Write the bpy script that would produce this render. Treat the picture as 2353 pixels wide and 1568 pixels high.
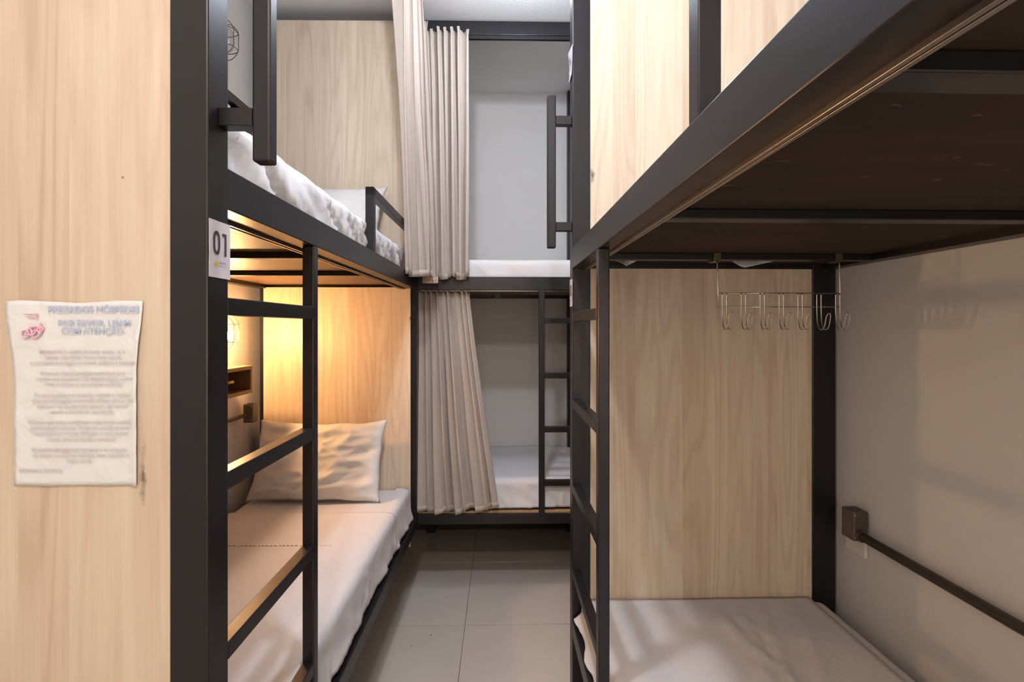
import bpy, bmesh, math, random
from mathutils import Vector, Matrix, noise
random.seed(7)
scene = bpy.context.scene
COL = scene.collection
for o in list(bpy.data.objects):
    bpy.data.objects.remove(o)

# ---------------------------------------------------------------- camera, lights, exposure
EYE = 1.5
cam_d = bpy.data.cameras.new('camera')
cam_d.sensor_width = 36.0
cam_d.lens = 36.0 * 1190.0 / 2353.0
cam_d.shift_y = -32.0 / 2353.0
cam_d.clip_start = 0.02
cam = bpy.data.objects.new('camera', cam_d)
cam.location = (0, 0, EYE)
cam.rotation_euler = (math.pi / 2, 0, 0)
COL.objects.link(cam)
scene.camera = cam

world = bpy.data.worlds.new('world')
scene.world = world
world.use_nodes = True
world.node_tree.nodes['Background'].inputs[0].default_value = (0.9, 0.93, 1.0, 1)
world.node_tree.nodes['Background'].inputs[1].default_value = 0.3

def area(name, loc, size, power, col, rot=(0, 0, 0), shape='DISK', sy=None):
    d = bpy.data.lights.new(name, 'AREA')
    d.shape = shape
    d.size = size
    if sy: d.size_y = sy
    d.energy = power
    d.color = col
    o = bpy.data.objects.new(name, d)
    o.location = loc
    o.rotation_euler = rot
    COL.objects.link(o)
    return o
def lamp(name, loc, power, col, rad=0.07):
    d = bpy.data.lights.new(name, 'POINT')
    d.energy = power; d.color = col; d.shadow_soft_size = rad
    o = bpy.data.objects.new(name, d); o.location = loc; COL.objects.link(o)
lamp('ceiling_light', (-0.20, 1.08, 3.06), 36, (0.82, 0.875, 1.0), 0.05)
lamp('ceiling_light', (0.06, 2.30, 3.05), 13, (0.80, 0.87, 1.0), 0.05)  # fill lamp, added to brighten the far end of the aisle
lamp('ceiling_light', (-0.1, -0.75, 3.06), 34, (1.0, 0.91, 0.83))
# warm fill light added behind the camera to lift the lower right bunk
area('doorway_light', (0.45, -2.2, 1.45), 0.8, 14.0, (1.0, 0.80, 0.64), (math.radians(90), 0, 0), 'RECTANGLE', 1.4)
scene.view_settings.view_transform = 'Standard'
scene.view_settings.look = 'None'
scene.view_settings.gamma = 1.0
scene.view_settings.use_curve_mapping = False
scene.view_settings.exposure = 0.73

# ---------------------------------------------------------------- materials
def newmat(name):
    m = bpy.data.materials.new(name)
    m.use_nodes = True
    nt = m.node_tree
    b = nt.nodes['Principled BSDF']
    return m, nt, b
def N(nt, t, **kw):
    n = nt.nodes.new(t)
    for k, v in kw.items():
        setattr(n, k, v)
    return n
def setin(n, **kw):
    for k, v in kw.items():
        n.inputs[k.replace('_', ' ')].default_value = v
def mathn(nt, op, a, b=None, c=None):
    n = nt.nodes.new('ShaderNodeMath'); n.operation = op
    for i, x in enumerate((a, b, c)):
        if x is None: continue
        if hasattr(x, 'links'): nt.links.new(x, n.inputs[i])
        else: n.inputs[i].default_value = x
    return n.outputs[0]
def mixc(nt, fac, a, b, mode='MIX'):
    n = nt.nodes.new('ShaderNodeMix'); n.data_type = 'RGBA'; n.blend_type = mode
    for i, x in ((0, fac), (6, a), (7, b)):
        if hasattr(x, 'links'): nt.links.new(x, n.inputs[i])
        else: n.inputs[i].default_value = x if i == 0 else (x[0], x[1], x[2], 1)
    return n.outputs[2]
def noise_tex(nt, vec, scale, detail=2, rough=0.5, dist=0.0):
    n = nt.nodes.new('ShaderNodeTexNoise')
    n.inputs['Scale'].default_value = scale
    n.inputs['Detail'].default_value = detail
    n.inputs['Roughness'].default_value = rough
    n.inputs['Distortion'].default_value = dist
    if vec is not None: nt.links.new(vec, n.inputs['Vector'])
    return n.outputs[0]
def objco(nt, scale=(1, 1, 1), loc=(0, 0, 0)):
    tc = nt.nodes.new('ShaderNodeTexCoord')
    mp = nt.nodes.new('ShaderNodeMapping')
    mp.inputs['Scale'].default_value = scale
    mp.inputs['Location'].default_value = loc
    nt.links.new(tc.outputs['Object'], mp.inputs[0])
    return mp.outputs[0]
def bump(nt, b, h, strength, dist=0.01):
    n = nt.nodes.new('ShaderNodeBump')
    n.inputs['Strength'].default_value = strength
    n.inputs['Distance'].default_value = dist
    nt.links.new(h, n.inputs['Height'])
    nt.links.new(n.outputs[0], b.inputs['Normal'])

def simple(name, col, rough=0.5, metal=0.0, var=0.08, vscale=12, bstr=0.0, bscale=200, spec=0.5):
    m, nt, b = newmat(name)
    v = objco(nt)
    f = noise_tex(nt, v, vscale, 3)
    c = mixc(nt, f, [x * (1 - var) for x in col], [min(1, x * (1 + var)) for x in col])
    nt.links.new(c, b.inputs['Base Color'])
    b.inputs['Roughness'].default_value = rough
    b.inputs['Metallic'].default_value = metal
    b.inputs['Specular IOR Level'].default_value = spec
    if bstr > 0 :
        bump(nt, b, noise_tex(nt, v, bscale, 2), bstr, 0.002)
    return m

def wood_mat(name, light, dark, seed=0.0, scuffs=()):
    m, nt, b = newmat(name)
    tc = nt.nodes.new('ShaderNodeTexCoord')
    sp = nt.nodes.new('ShaderNodeSeparateXYZ')
    nt.links.new(tc.outputs['Object'], sp.inputs[0])
    x, z = sp.outputs[0], sp.outputs[2]
    xs = mathn(nt, 'ADD', x, seed)
    # veneer strips of slightly different tone
    vo = nt.nodes.new('ShaderNodeTexVoronoi'); vo.voronoi_dimensions = '1D'
    vo.inputs['Scale'].default_value = 11.0
    nt.links.new(xs, vo.inputs['W'])
    cell = nt.nodes.new('ShaderNodeSeparateColor')
    nt.links.new(vo.outputs['Color'], cell.inputs[0])
    tone = cell.outputs[0]
    cb = nt.nodes.new('ShaderNodeCombineXYZ')
    nt.links.new(mathn(nt, 'ADD', mathn(nt, 'MULTIPLY', xs, 5.0), mathn(nt, 'MULTIPLY', tone, 3.0)), cb.inputs[0])
    nt.links.new(mathn(nt, 'MULTIPLY', z, 0.42), cb.inputs[2])
    nt.links.new(mathn(nt, 'MULTIPLY', tone, 9.0), cb.inputs[1])
    n1 = noise_tex(nt, cb.outputs[0], 1.0, 2.0, 0.45, 0.25)
    band = mathn(nt, 'SINE', mathn(nt, 'MULTIPLY', n1, 110.0))
    band = mathn(nt, 'MULTIPLY_ADD', band, 0.5, 0.5)
    band = mathn(nt, 'POWER', band, 2.5)
    cb2 = nt.nodes.new('ShaderNodeCombineXYZ')
    nt.links.new(mathn(nt, 'MULTIPLY', xs, 46.0), cb2.inputs[0])
    nt.links.new(mathn(nt, 'MULTIPLY', z, 1.1), cb2.inputs[2])
    n2 = noise_tex(nt, cb2.outputs[0], 1.0, 3.0, 0.6)
    cb3 = nt.nodes.new('ShaderNodeCombineXYZ')
    nt.links.new(mathn(nt, 'MULTIPLY', xs, 420.0), cb3.inputs[0])
    nt.links.new(mathn(nt, 'MULTIPLY', z, 9.0), cb3.inputs[2])
    n3 = noise_tex(nt, cb3.outputs[0], 1.0, 1.0)
    # where the cathedral figure is strong
    n4 = noise_tex(nt, cb.outputs[0], 0.6, 1.0)
    fig = mathn(nt, 'MULTIPLY', band, mathn(nt, 'MULTIPLY', n4, 0.5))
    t = mathn(nt, 'ADD', mathn(nt, 'MULTIPLY', tone, 0.34), mathn(nt, 'MULTIPLY', mathn(nt, 'SUBTRACT', n2, 0.34), 0.95))
    t = mathn(nt, 'ADD', t, fig)
    t = mathn(nt, 'ADD', t, mathn(nt, 'MULTIPLY', mathn(nt, 'SUBTRACT', n3, 0.5), 0.22))
    t.node.use_clamp = True
    c = mixc(nt, t, light, dark)
    for (sx, sz, rx, rz) in scuffs:
        dx = mathn(nt, 'DIVIDE', mathn(nt, 'SUBTRACT', x, sx), rx)
        dz = mathn(nt, 'DIVIDE', mathn(nt, 'SUBTRACT', z, sz), rz)
        d = mathn(nt, 'SQRT', mathn(nt, 'ADD', mathn(nt, 'MULTIPLY', dx, dx), mathn(nt, 'MULTIPLY', dz, dz)))
        nn = noise_tex(nt, tc.outputs['Object'], 60.0, 3.0)
        k = mathn(nt, 'SUBTRACT', mathn(nt, 'MULTIPLY', nn, 1.9), d)
        k = mathn(nt, 'MULTIPLY', k, 0.9); k.node.use_clamp = True
        c = mixc(nt, k, c, (0.05, 0.045, 0.04))
    nt.links.new(c, b.inputs['Base Color'])
    b.inputs['Roughness'].default_value = 0.42
    b.inputs['Specular IOR Level'].default_value = 0.35
    bump(nt, b, n3, 0.12, 0.001)
    return m

OAK_L, OAK_D = (0.71, 0.60, 0.465), (0.48, 0.345, 0.24)
M = {}
M['steel'] = simple('black_painted_steel', (0.0095, 0.0085, 0.0105), 0.36, 0, 0.15, 6, 0.04, 320, 0.42)
M['track'] = simple('anodised_track', (0.30, 0.27, 0.24), 0.28, 0.8, 0.1, 30)
M['chrome'] = simple('chromed_wire', (0.62, 0.58, 0.54), 0.2, 1.0, 0.05, 40)
M['clip'] = simple('tarnished_clip', (0.16, 0.15, 0.08), 0.35, 0.8, 0.3, 80)
M['conduit'] = simple('dark_grey_conduit', (0.055, 0.048, 0.042), 0.4, 0.2, 0.15, 20)
M['conduit_box'] = simple('grey_conduit_box', (0.12, 0.095, 0.078), 0.33, 0.5, 0.15, 20)
M['wall'] = simple('cream_wall_paint', (0.66, 0.635, 0.60), 0.75, 0, 0.03, 3, 0.08, 140)
M['wall_f'] = simple('pale_grey_wall_paint', (0.62, 0.61, 0.59), 0.75, 0, 0.03, 3, 0.08, 140)
M['ceil'] = simple('white_ceiling_paint', (0.78, 0.78, 0.77), 0.85, 0, 0.03, 3, 0.5, 90)
M['grout'] = simple('dark_grout', (0.10, 0.085, 0.07), 0.8)
M['white_plastic'] = simple('white_plastic', (0.70, 0.67, 0.62), 0.35)
M['yellow'] = simple('yellow_plastic', (0.55, 0.40, 0.04), 0.4)
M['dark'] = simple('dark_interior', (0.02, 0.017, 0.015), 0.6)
M['niche_wood'] = simple('brown_niche_wood', (0.22, 0.115, 0.045), 0.45, 0, 0.2, 25)
M['print_dark'] = simple('dark_print', (0.060, 0.040, 0.048), 0.6)
M['print_blue'] = simple('faded_blue_print', (0.44, 0.53, 0.72), 0.6)
M['print_grey'] = simple('faded_grey_print', (0.58, 0.53, 0.52), 0.6)
M['print_pink'] = simple('faded_pink_print', (0.82, 0.48, 0.60), 0.6)
M['print_yellow'] = simple('yellow_print', (0.75, 0.50, 0.03), 0.6)
M['paper'] = simple('white_sign_paper', (0.66, 0.64, 0.70), 0.4, 0, 0.04, 30)
M['stitch'] = simple('grey_stitching', (0.22, 0.15, 0.10), 0.9)
M['oak_notice'] = wood_mat('oak_laminate_foot_panel', OAK_L, OAK_D, 3.1, ((-0.610, 1.255, 0.007, 0.055), (-0.6435, 1.751, 0.0028, 0.0028)))
M['oak_left'] = wood_mat('oak_laminate_left_head_panel', OAK_L, OAK_D, 9.7, ((-0.530, 1.545, 0.006, 0.02), (-0.55, 2.05, 0.03, 0.02)))
M['oak_right'] = wood_mat('oak_laminate_right_head_panel', OAK_L, OAK_D, 5.23, ((0.343, 2.045, 0.012, 0.035),))
M['oak_far'] = wood_mat('oak_laminate_far_panel', OAK_L, OAK_D, 1.4)

def plywood():
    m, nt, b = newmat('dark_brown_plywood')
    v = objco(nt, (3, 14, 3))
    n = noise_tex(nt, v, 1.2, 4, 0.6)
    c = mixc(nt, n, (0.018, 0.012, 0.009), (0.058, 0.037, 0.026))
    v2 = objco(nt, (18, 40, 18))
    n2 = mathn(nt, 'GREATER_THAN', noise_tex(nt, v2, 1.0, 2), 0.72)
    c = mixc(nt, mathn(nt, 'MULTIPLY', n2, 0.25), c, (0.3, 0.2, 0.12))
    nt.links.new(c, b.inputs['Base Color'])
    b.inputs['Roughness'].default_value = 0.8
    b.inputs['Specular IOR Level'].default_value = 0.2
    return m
M['ply'] = plywood()
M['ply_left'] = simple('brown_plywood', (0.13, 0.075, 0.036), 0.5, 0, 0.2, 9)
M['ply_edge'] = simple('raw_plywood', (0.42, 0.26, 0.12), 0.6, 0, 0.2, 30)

def tile_mat():
    m, nt, b = newmat('glazed_porcelain_tile')
    v = objco(nt)
    n = noise_tex(nt, v, 2.2, 4, 0.6)
    c = mixc(nt, n, (0.52, 0.455, 0.395), (0.62, 0.555, 0.49))
    nt.links.new(c, b.inputs['Base Color'])
    b.inputs['Roughness'].default_value = 0.17
    return m
M['tile'] = tile_mat()

def cloth_mat(name, col, transl=0.0, weave=900, sheen=0.0, bs=0.25, wr=0.0):
    m, nt, b = newmat(name)
    v = objco(nt)
    n = noise_tex(nt, v, 5, 3)
    c = mixc(nt, n, [x * 0.96 for x in col], [min(1, x * 1.03) for x in col])
    nt.links.new(c, b.inputs['Base Color'])
    b.inputs['Roughness'].default_value = 0.85
    b.inputs['Specular IOR Level'].default_value = 0.15
    h = noise_tex(nt, v, weave, 1)
    if wr > 0:
        big = noise_tex(nt, objco(nt, (9, 4, 9)), 1.6, 4, 0.55, 1.2)
        rid = mathn(nt, 'ABSOLUTE', mathn(nt, 'SUBTRACT', big, 0.5))
        h = mathn(nt, 'ADD', mathn(nt, 'MULTIPLY', h, 0.02), mathn(nt, 'MULTIPLY', rid, wr))
        bump(nt, b, h, 1.0, 0.02)
    else:
        bump(nt, b, h, bs, 0.001)
    if transl > 0:
        tr = nt.nodes.new('ShaderNodeBsdfTranslucent')
        nt.links.new(c, tr.inputs[0])
        mx = nt.nodes.new('ShaderNodeMixShader')
        mx.inputs[0].default_value = transl
        out = nt.nodes['Material Output']
        nt.links.new(b.outputs[0], mx.inputs[1]); nt.links.new(tr.outputs[0], mx.inputs[2])
        nt.links.new(mx.outputs[0], out.inputs[0])
    return m
M['sheet'] = cloth_mat('white_cotton_sheet', (0.69, 0.675, 0.68), 0, 700, 0, 0.2, 0.12)
M['pillow'] = cloth_mat('white_pillowcase', (0.70, 0.68, 0.67), 0, 700, 0, 0.2, 0.1)
M['curtain'] = cloth_mat('beige_curtain_cloth', (0.475, 0.41, 0.355), 0.10, 900)

def film_mat():
    m, nt, b = newmat('notice_in_plastic_sleeve')
    v = objco(nt)
    n = noise_tex(nt, v, 14, 3)
    c = mixc(nt, n, (0.72, 0.71, 0.71), (0.79, 0.79, 0.79))
    nt.links.new(c, b.inputs['Base Color'])
    b.inputs['Roughness'].default_value = 0.25
    b.inputs['Coat Weight'].default_value = 0.6
    bump(nt, b, noise_tex(nt, v, 22, 2, 0.5, 1.0), 0.35, 0.01)
    return m
M['film'] = film_mat()

def glass_mat():
    m = bpy.data.materials.new('clear_lamp_glass'); m.use_nodes = True
    nt = m.node_tree
    nt.nodes.remove(nt.nodes['Principled BSDF'])
    tr = nt.nodes.new('ShaderNodeBsdfTransparent'); tr.inputs[0].default_value = (0.9, 0.9, 0.92, 1)
    gl = nt.nodes.new('ShaderNodeBsdfGlossy'); gl.inputs['Roughness'].default_value = 0.05
    lw = nt.nodes.new('ShaderNodeLayerWeight'); lw.inputs[0].default_value = 0.35
    f = mathn(nt, 'MULTIPLY', lw.outputs['Facing'], 0.6)
    mx = nt.nodes.new('ShaderNodeMixShader')
    nt.links.new(f, mx.inputs[0])
    nt.links.new(tr.outputs[0], mx.inputs[1]); nt.links.new(gl.outputs[0], mx.inputs[2])
    nt.links.new(mx.outputs[0], nt.nodes['Material Output'].inputs[0])
    return m
M['glass'] = glass_mat()
def emit_mat(name, col, s):
    m, nt, b = newmat(name)
    b.inputs['Base Color'].default_value = (1, 0.9, 0.7, 1)
    b.inputs['Emission Color'].default_value = (*col, 1)
    b.inputs['Emission Strength'].default_value = s
    return m
M['bulb_on'] = emit_mat('lit_warm_bulb', (1.0, 0.54, 0.22), 920)
M['bulb_off'] = simple('unlit_bulb_glass', (0.8, 0.8, 0.82), 0.1)

# ---------------------------------------------------------------- helpers
class Frame:
    """a horizontal frame turned by th about the vertical axis"""
    def __init__(self, th): self.th = th; self.R = Matrix.Rotation(th, 4, 'Z')
    def w(self, p): return (self.R @ Vector(p))
FL, FR, FF = Frame(0.0097), Frame(0.0282), Frame(0.0205)

def root(name, fr, org, label, cat, group=None):
    o = bpy.data.objects.new(name, None)
    o.empty_display_size = 0.05
    o.location = fr.w(org); o.rotation_euler = (0, 0, fr.th)
    o['label'] = label; o['category'] = cat
    if group: o['group'] = group
    o['org'] = org
    COL.objects.link(o)
    return o
def finish(name, me, mat, parent=None, fr=None, org=(0, 0, 0), smooth=False):
    """mesh given in absolute frame coordinates -> object"""
    o = bpy.data.objects.new(name, me)
    COL.objects.link(o)
    if mat is not None: me.materials.append(mat)
    if smooth:
        for p in me.polygons: p.use_smooth = True
    if parent is not None:
        o.parent = parent
        # mesh keeps frame coordinates: shift the object back by the root's origin
        r = parent
        while r.parent: r = r.parent
        if parent is r:
            og = Vector(r['org']); o.location = (-og.x, -og.y, -og.z)
    elif fr is not None:
        o.rotation_euler = (0, 0, fr.th)
    return o
def tag(o, label, cat, group=None):
    o['label'] = label; o['category'] = cat
    if group: o['group'] = group
    return o

def bm_box(bm, a, b, bev=0.0):
    a, b = [min(x, y) for x, y in zip(a, b)], [max(x, y) for x, y in zip(a, b)]
    vs = [bm.verts.new((x, y, z)) for x in (a[0], b[0]) for y in (a[1], b[1]) for z in (a[2], b[2])]
    F = [(0, 1, 3, 2), (4, 6, 7, 5), (0, 4, 5, 1), (2, 3, 7, 6), (0, 2, 6, 4), (1, 5, 7, 3)]
    fs = [bm.faces.new([vs[i] for i in f]) for f in F]
    if bev > 0:
        es = list({e for f in fs for e in f.edges})
        bmesh.ops.bevel(bm, geom=es, offset=bev, segments=2, affect='EDGES', profile=0.5)
def mesh_of(bm, name):
    bmesh.ops.recalc_face_normals(bm, faces=bm.faces[:])
    me = bpy.data.meshes.new(name); bm.to_mesh(me); bm.free(); return me
def box(name, a, b, mat, parent=None, fr=None, bev=0.002):
    bm = bmesh.new(); bm_box(bm, a, b, bev)
    return finish(name, mesh_of(bm, name), mat, parent, fr)
def boxes(name, lst, mat, parent=None, fr=None, bev=0.0015):
    bm = bmesh.new()
    for a, b in lst: bm_box(bm, a, b, bev)
    return finish(name, mesh_of(bm, name), mat, parent, fr)
def bm_tube(bm, pts, r, n=8, closed=False, cap=True):
    pts = [Vector(p) for p in pts]
    rings = []
    L = len(pts)
    up = None
    for i, p in enumerate(pts):
        if closed: t = pts[(i + 1) % L] - pts[i - 1]
        else: t = pts[min(i + 1, L - 1)] - pts[max(i - 1, 0)]
        t.normalize()
        if up is None:
            up = t.orthogonal().normalized()
        else:
            up = (up - t * up.dot(t))
            if up.length < 1e-6: up = t.orthogonal()
            up.normalize()
        s = t.cross(up)
        rr = r[i] if isinstance(r, (list, tuple)) else r
        rings.append([bm.verts.new(p + (up * math.cos(2 * math.pi * k / n) + s * math.sin(2 * math.pi * k / n)) * rr) for k in range(n)])
    m = L if closed else L - 1
    for i in range(m):
        A, B = rings[i], rings[(i + 1) % L]
        for k in range(n):
            bm.faces.new((A[k], A[(k + 1) % n], B[(k + 1) % n], B[k]))
    if cap and not closed:
        bm.faces.new(rings[0][::-1]); bm.faces.new(rings[-1])
def tube(name, paths, r, mat, parent=None, fr=None, n=8, closed=False):
    bm = bmesh.new()
    for p in paths: bm_tube(bm, p, r, n, closed)
    return finish(name, mesh_of(bm, name), mat, parent, fr, smooth=True)
def smooth_path(pts, k=6):
    """Catmull-Rom through pts"""
    P = [Vector(p) for p in pts]; out = []
    for i in range(len(P) - 1):
        p0, p1, p2, p3 = P[max(i - 1, 0)], P[i], P[i + 1], P[min(i + 2, len(P) - 1)]
        for j in range(k):
            t = j / k
            out.append(0.5 * ((2 * p1) + (p2 - p0) * t + (2 * p0 - 5 * p1 + 4 * p2 - p3) * t * t + (3 * p1 - p0 - 3 * p2 + p3) * t ** 3))
    out.append(P[-1]); return out
def grid_mesh(name, rows, closed=False):
    nr, nc = len(rows), len(rows[0])
    vs = [tuple(p) for r in rows for p in r]
    fs = []
    for i in range(nr - 1):
        for j in range(nc - 1):
            a = i * nc + j
            fs.append((a, a + 1, a + nc + 1, a + nc))
    me = bpy.data.meshes.new(name); me.from_pydata(vs, [], fs); me.update()
    return me
def solid(o, t, off=0.0):
    m = o.modifiers.new('solid', 'SOLIDIFY'); m.thickness = t; m.offset = off
    return o
def nz(x, y=0.0, z=0.0): return noise.noise(Vector((x, y, z)))
def ss(a, b, x):
    t = max(0.0, min(1.0, (x - a) / (b - a))); return t * t * (3 - 2 * t)

def text_mesh(name, lines, mat, parent, ex, ey, align='CENTER', bold=0.0):
    """lines: list of (text, frame point, size, xscale). Text flattened into one mesh, ex/ey = reading and up directions."""
    ex, ey = Vector(ex), Vector(ey); ez = ex.cross(ey)
    vs, fs = [], []
    for txt, pos, size, xs in lines:
        cu = bpy.data.curves.new('t', 'FONT'); cu.body = txt; cu.size = size
        cu.align_x = align; cu.offset = bold * size; cu.resolution_u = 3
        to = bpy.data.objects.new('t', cu); COL.objects.link(to)
        bpy.context.view_layer.update()
        dg = bpy.context.evaluated_depsgraph_get()
        me = bpy.data.meshes.new_from_object(to.evaluated_get(dg))
        b0 = len(vs); p0 = Vector(pos)
        for v in me.vertices:
            vs.append(tuple(p0 + ex * v.co.x * xs + ey * v.co.y + ez * v.co.z))
        for p in me.polygons: fs.append(tuple(b0 + i for i in p.vertices))
        bpy.data.objects.remove(to); bpy.data.meshes.remove(me); bpy.data.curves.remove(cu)
    me = bpy.data.meshes.new(name); me.from_pydata(vs, [], fs); me.update()
    return finish(name, me, mat, parent)

# ---------------------------------------------------------------- the room shell
CEIL = 3.24
XL, XR, YF, YB = -1.372, 1.262, 3.855, -2.3
def struct(name, a, b, mat):
    o = box(name, a, b, mat, None, FF, 0)
    o['kind'] = 'structure'
    return o
floor = struct('floor', (XL - .1, YB, -0.1), (XR + .25, YF, -0.006), M['grout'])
floor['org'] = (0, 0, 0)
T = 0.694
gx, gy = -0.183, 2.61
tm = {}
for i in range(-2, 3):
    for j in range(-8, 2):
        x0, x1 = max(gx + i * T, XL), min(gx + (i + 1) * T, XR + 0.14)
        y0, y1 = max(gy + j * T, YB), min(gy + (j + 1) * T, YF)
        if x1 - x0 < 0.01 or y1 - y0 < 0.01: continue
        g = 0.0011
        key = (round(x1 - x0, 3), round(y1 - y0, 3))
        if key not in tm:
            bm = bmesh.new(); bm_box(bm, (g, g * 2, -0.006), (x1 - x0 - g, y1 - y0 - g * 2, 0.0), 0.0008)
            tm[key] = mesh_of(bm, 'tile'); tm[key].materials.append(M['tile'])
        t = bpy.data.objects.new('tile', tm[key]); COL.objects.link(t)
        t.parent = floor; t.location = (x0, y0, 0)
# a few dark specks of dirt on the tiles
bm = bmesh.new()
for (x, y, r) in ((-0.344, 2.53, 0.004), (-0.425, 2.445, 0.003), (-0.37, 2.13, 0.0025)):
    bmesh.ops.create_cone(bm, cap_ends=True, segments=8, radius1=r, radius2=r * .5, depth=0.0015, matrix=Matrix.Translation((x, y, 0.0008)))
o = finish('dirt_speck', mesh_of(bm, 'dirt'), M['dark'], floor); o.location = (0, 0, 0)
o['kind'] = 'stuff'
struct('ceiling', (XL - .1, YB, CEIL), (XR + .25, YF + .1, CEIL + .1), M['ceil'])
struct('wall_left', (XL - .1, YB, 0), (XL, YF, CEIL), M['wall'])
o = box('wall_right', (1.242, YB, 0), (1.36, 3.9, CEIL), M['wall'], None, FR, 0); o['kind'] = 'structure'
struct('wall_far', (XL - .1, YF, 0), (XR + .25, YF + .1, CEIL), M['wall_f'])
struct('baseboard_far', (XL, YF - .012, 0), (XR, YF - .0005, 0.09), M['dark'])  # dark strip standing in for the shade under the far bunk
struct('wall_back', (XL - .1, YB - .1, 0), (XR + .25, YB, CEIL), M['wall'])

# ---------------------------------------------------------------- bunk beds
P = 0.064
RB0, RB1 = 1.711, 1.785      # upper side rail
LB0, LB1 = 0.385, 0.443      # lower side rail
TB0, TB1 = 3.155, 3.232      # top beam
RUNGS = (1.553, 1.240, 0.934, 0.630)
def bunk(name, fr, mp, Ln, D, label, slats, stile, guard, oak, ply, handle, near_panel, far_panel, wallpost=P, guard_v=True, topbeam=True, low_deck=0.43, rung_side=0, posts_a=None, tr=(0.052, 0.070), hang=()):
    """mp maps (a along the bed, b in from the aisle, z) to frame coordinates"""
    org = mp(Ln / 2, D / 2, 0)
    r = root(name, fr, org, label, 'bunk bed')
    B = lambda nm, a0, a1, b0, b1, z0, z1, mat=M['steel'], bev=0.002, par=None: box(nm, mp(a0, b0, z0), mp(a1, b1, z1), mat, par or r, None, bev)
    posts_a = posts_a or ((0, P), (Ln - P, Ln))
    for (p0, p1) in posts_a:
        B('post', p0, p1, 0, P, LB0 if p0 in hang else 0, TB1, bev=0.003)
        B('post', p0, p1, D - wallpost, D, 0, TB1, bev=0.003)
    a0, a1 = posts_a[0][1], posts_a[1][0]
    e = 0.0006
    B('side_rail', a0 + e, a1 - e, 0, 0.050, RB0, RB1)
    B('side_rail', a0 + e, a1 - e, D - 0.050, D, RB0, RB1)
    B('side_rail', a0 + e, a1 - e, 0, 0.050, LB0, LB1)
    B('side_rail', a0 + e, a1 - e, D - 0.050, D, LB0, LB1)
    if topbeam:
        B('top_beam', a0 + e, a1 - e, 0, 0.045, TB0, TB1)
    for (p0, p1) in posts_a:
        B('end_rail', p0 + (.023 if p0 < .1 and near_panel and near_panel[0][2] > 3 else 0), p1, P + e, D - wallpost - e, RB0, RB0 + 0.03)
        B('end_rail', p0 + (.023 if p0 < .1 and near_panel and near_panel[0][2] > 3 else 0), p1, P + e, D - wallpost - e, LB0, LB1)
        B('end_rail', p0 + .023, p1, P + e, D - wallpost - e, 3.17, 3.20)
    for s in slats:
        B('cross_bar', s, s + 0.04, 0.051, D - 0.051, RB0 + 0.001, RB0 + 0.0205)
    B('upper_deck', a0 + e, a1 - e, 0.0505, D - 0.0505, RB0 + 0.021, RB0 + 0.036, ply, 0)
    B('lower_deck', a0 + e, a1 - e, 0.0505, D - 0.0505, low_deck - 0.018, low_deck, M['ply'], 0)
    # curtain track: a channel with a slot in its underside
    t0, t1 = tr
    zt = RB0 - 0.006
    boxes('curtain_track', [(mp(a0 + e, t0, zt), mp(a1 - e, t0 + 0.0055, zt + .0008 + .0195)),
                            (mp(a0 + e, t1 - 0.0055, zt), mp(a1 - e, t1, zt + .0203))], M['track'], r, None, 0.0005)
    if topbeam:
        zt2 = TB0 - 0.020
        boxes('curtain_track', [(mp(a0 + e, .006, zt2), mp(a1 - e, .012, TB0)), (mp(a0 + e, .022, zt2), mp(a1 - e, .028, TB0))], M['steel'], r, None, 0.0005)
    # ladder
    if stile:
        s0, s1, q0, q1 = stile
        B('ladder_stile', s0, s1, 0, 0.030, LB1, RB0, bev=0.003)
        for z in RUNGS:
            B('ladder_rung', q0, q1, 0.0, 0.030, z - 0.032, z, bev=0.002)
    if guard:
        g0, g1, gw, gend = guard
        B('guard_post', g0, g1, 0.002, 0.034, RB1, 2.03, bev=0.002)
        bb = (g0, gend) if gend > g0 else (gend, g1)
        B('guard_rail', bb[0], bb[1], 0.002, 0.034, 2.03 - 0.032, 2.0301, bev=0.002)
    if handle:
        h0, h1 = handle
        ho = B('grab_handle', h0, h1, -0.089, -0.0575, 1.788, 2.342, bev=0.004)
        for z in (1.85, 2.236):
            B('bracket', h0, h1, -0.0575, -0.0005, z, z + 0.031, par=ho, bev=0.001)
    for (p, z0, z1) in near_panel:
        B('end_panel', p[0], p[1], p[2], p[3], z0, z1, oak[0], 0.001)
    for (p, z0, z1) in far_panel:
        B('end_panel', p[0], p[1], p[2], p[3], z0, z1, oak[1], 0.001)
    return r

# left bunk: a=0 at its near end
VL = 0.871
mL = lambda a, b, z: (-0.5 - b, VL + a, z)
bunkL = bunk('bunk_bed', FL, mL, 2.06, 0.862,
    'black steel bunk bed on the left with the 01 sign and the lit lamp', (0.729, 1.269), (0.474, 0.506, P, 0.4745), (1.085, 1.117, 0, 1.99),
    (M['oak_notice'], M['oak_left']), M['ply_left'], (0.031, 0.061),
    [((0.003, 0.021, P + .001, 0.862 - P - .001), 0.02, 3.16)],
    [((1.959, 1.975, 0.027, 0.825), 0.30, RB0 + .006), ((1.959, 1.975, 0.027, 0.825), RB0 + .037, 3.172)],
    tr=(0.058, 0.078), low_deck=0.452, hang=(2.06 - P,))
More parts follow.
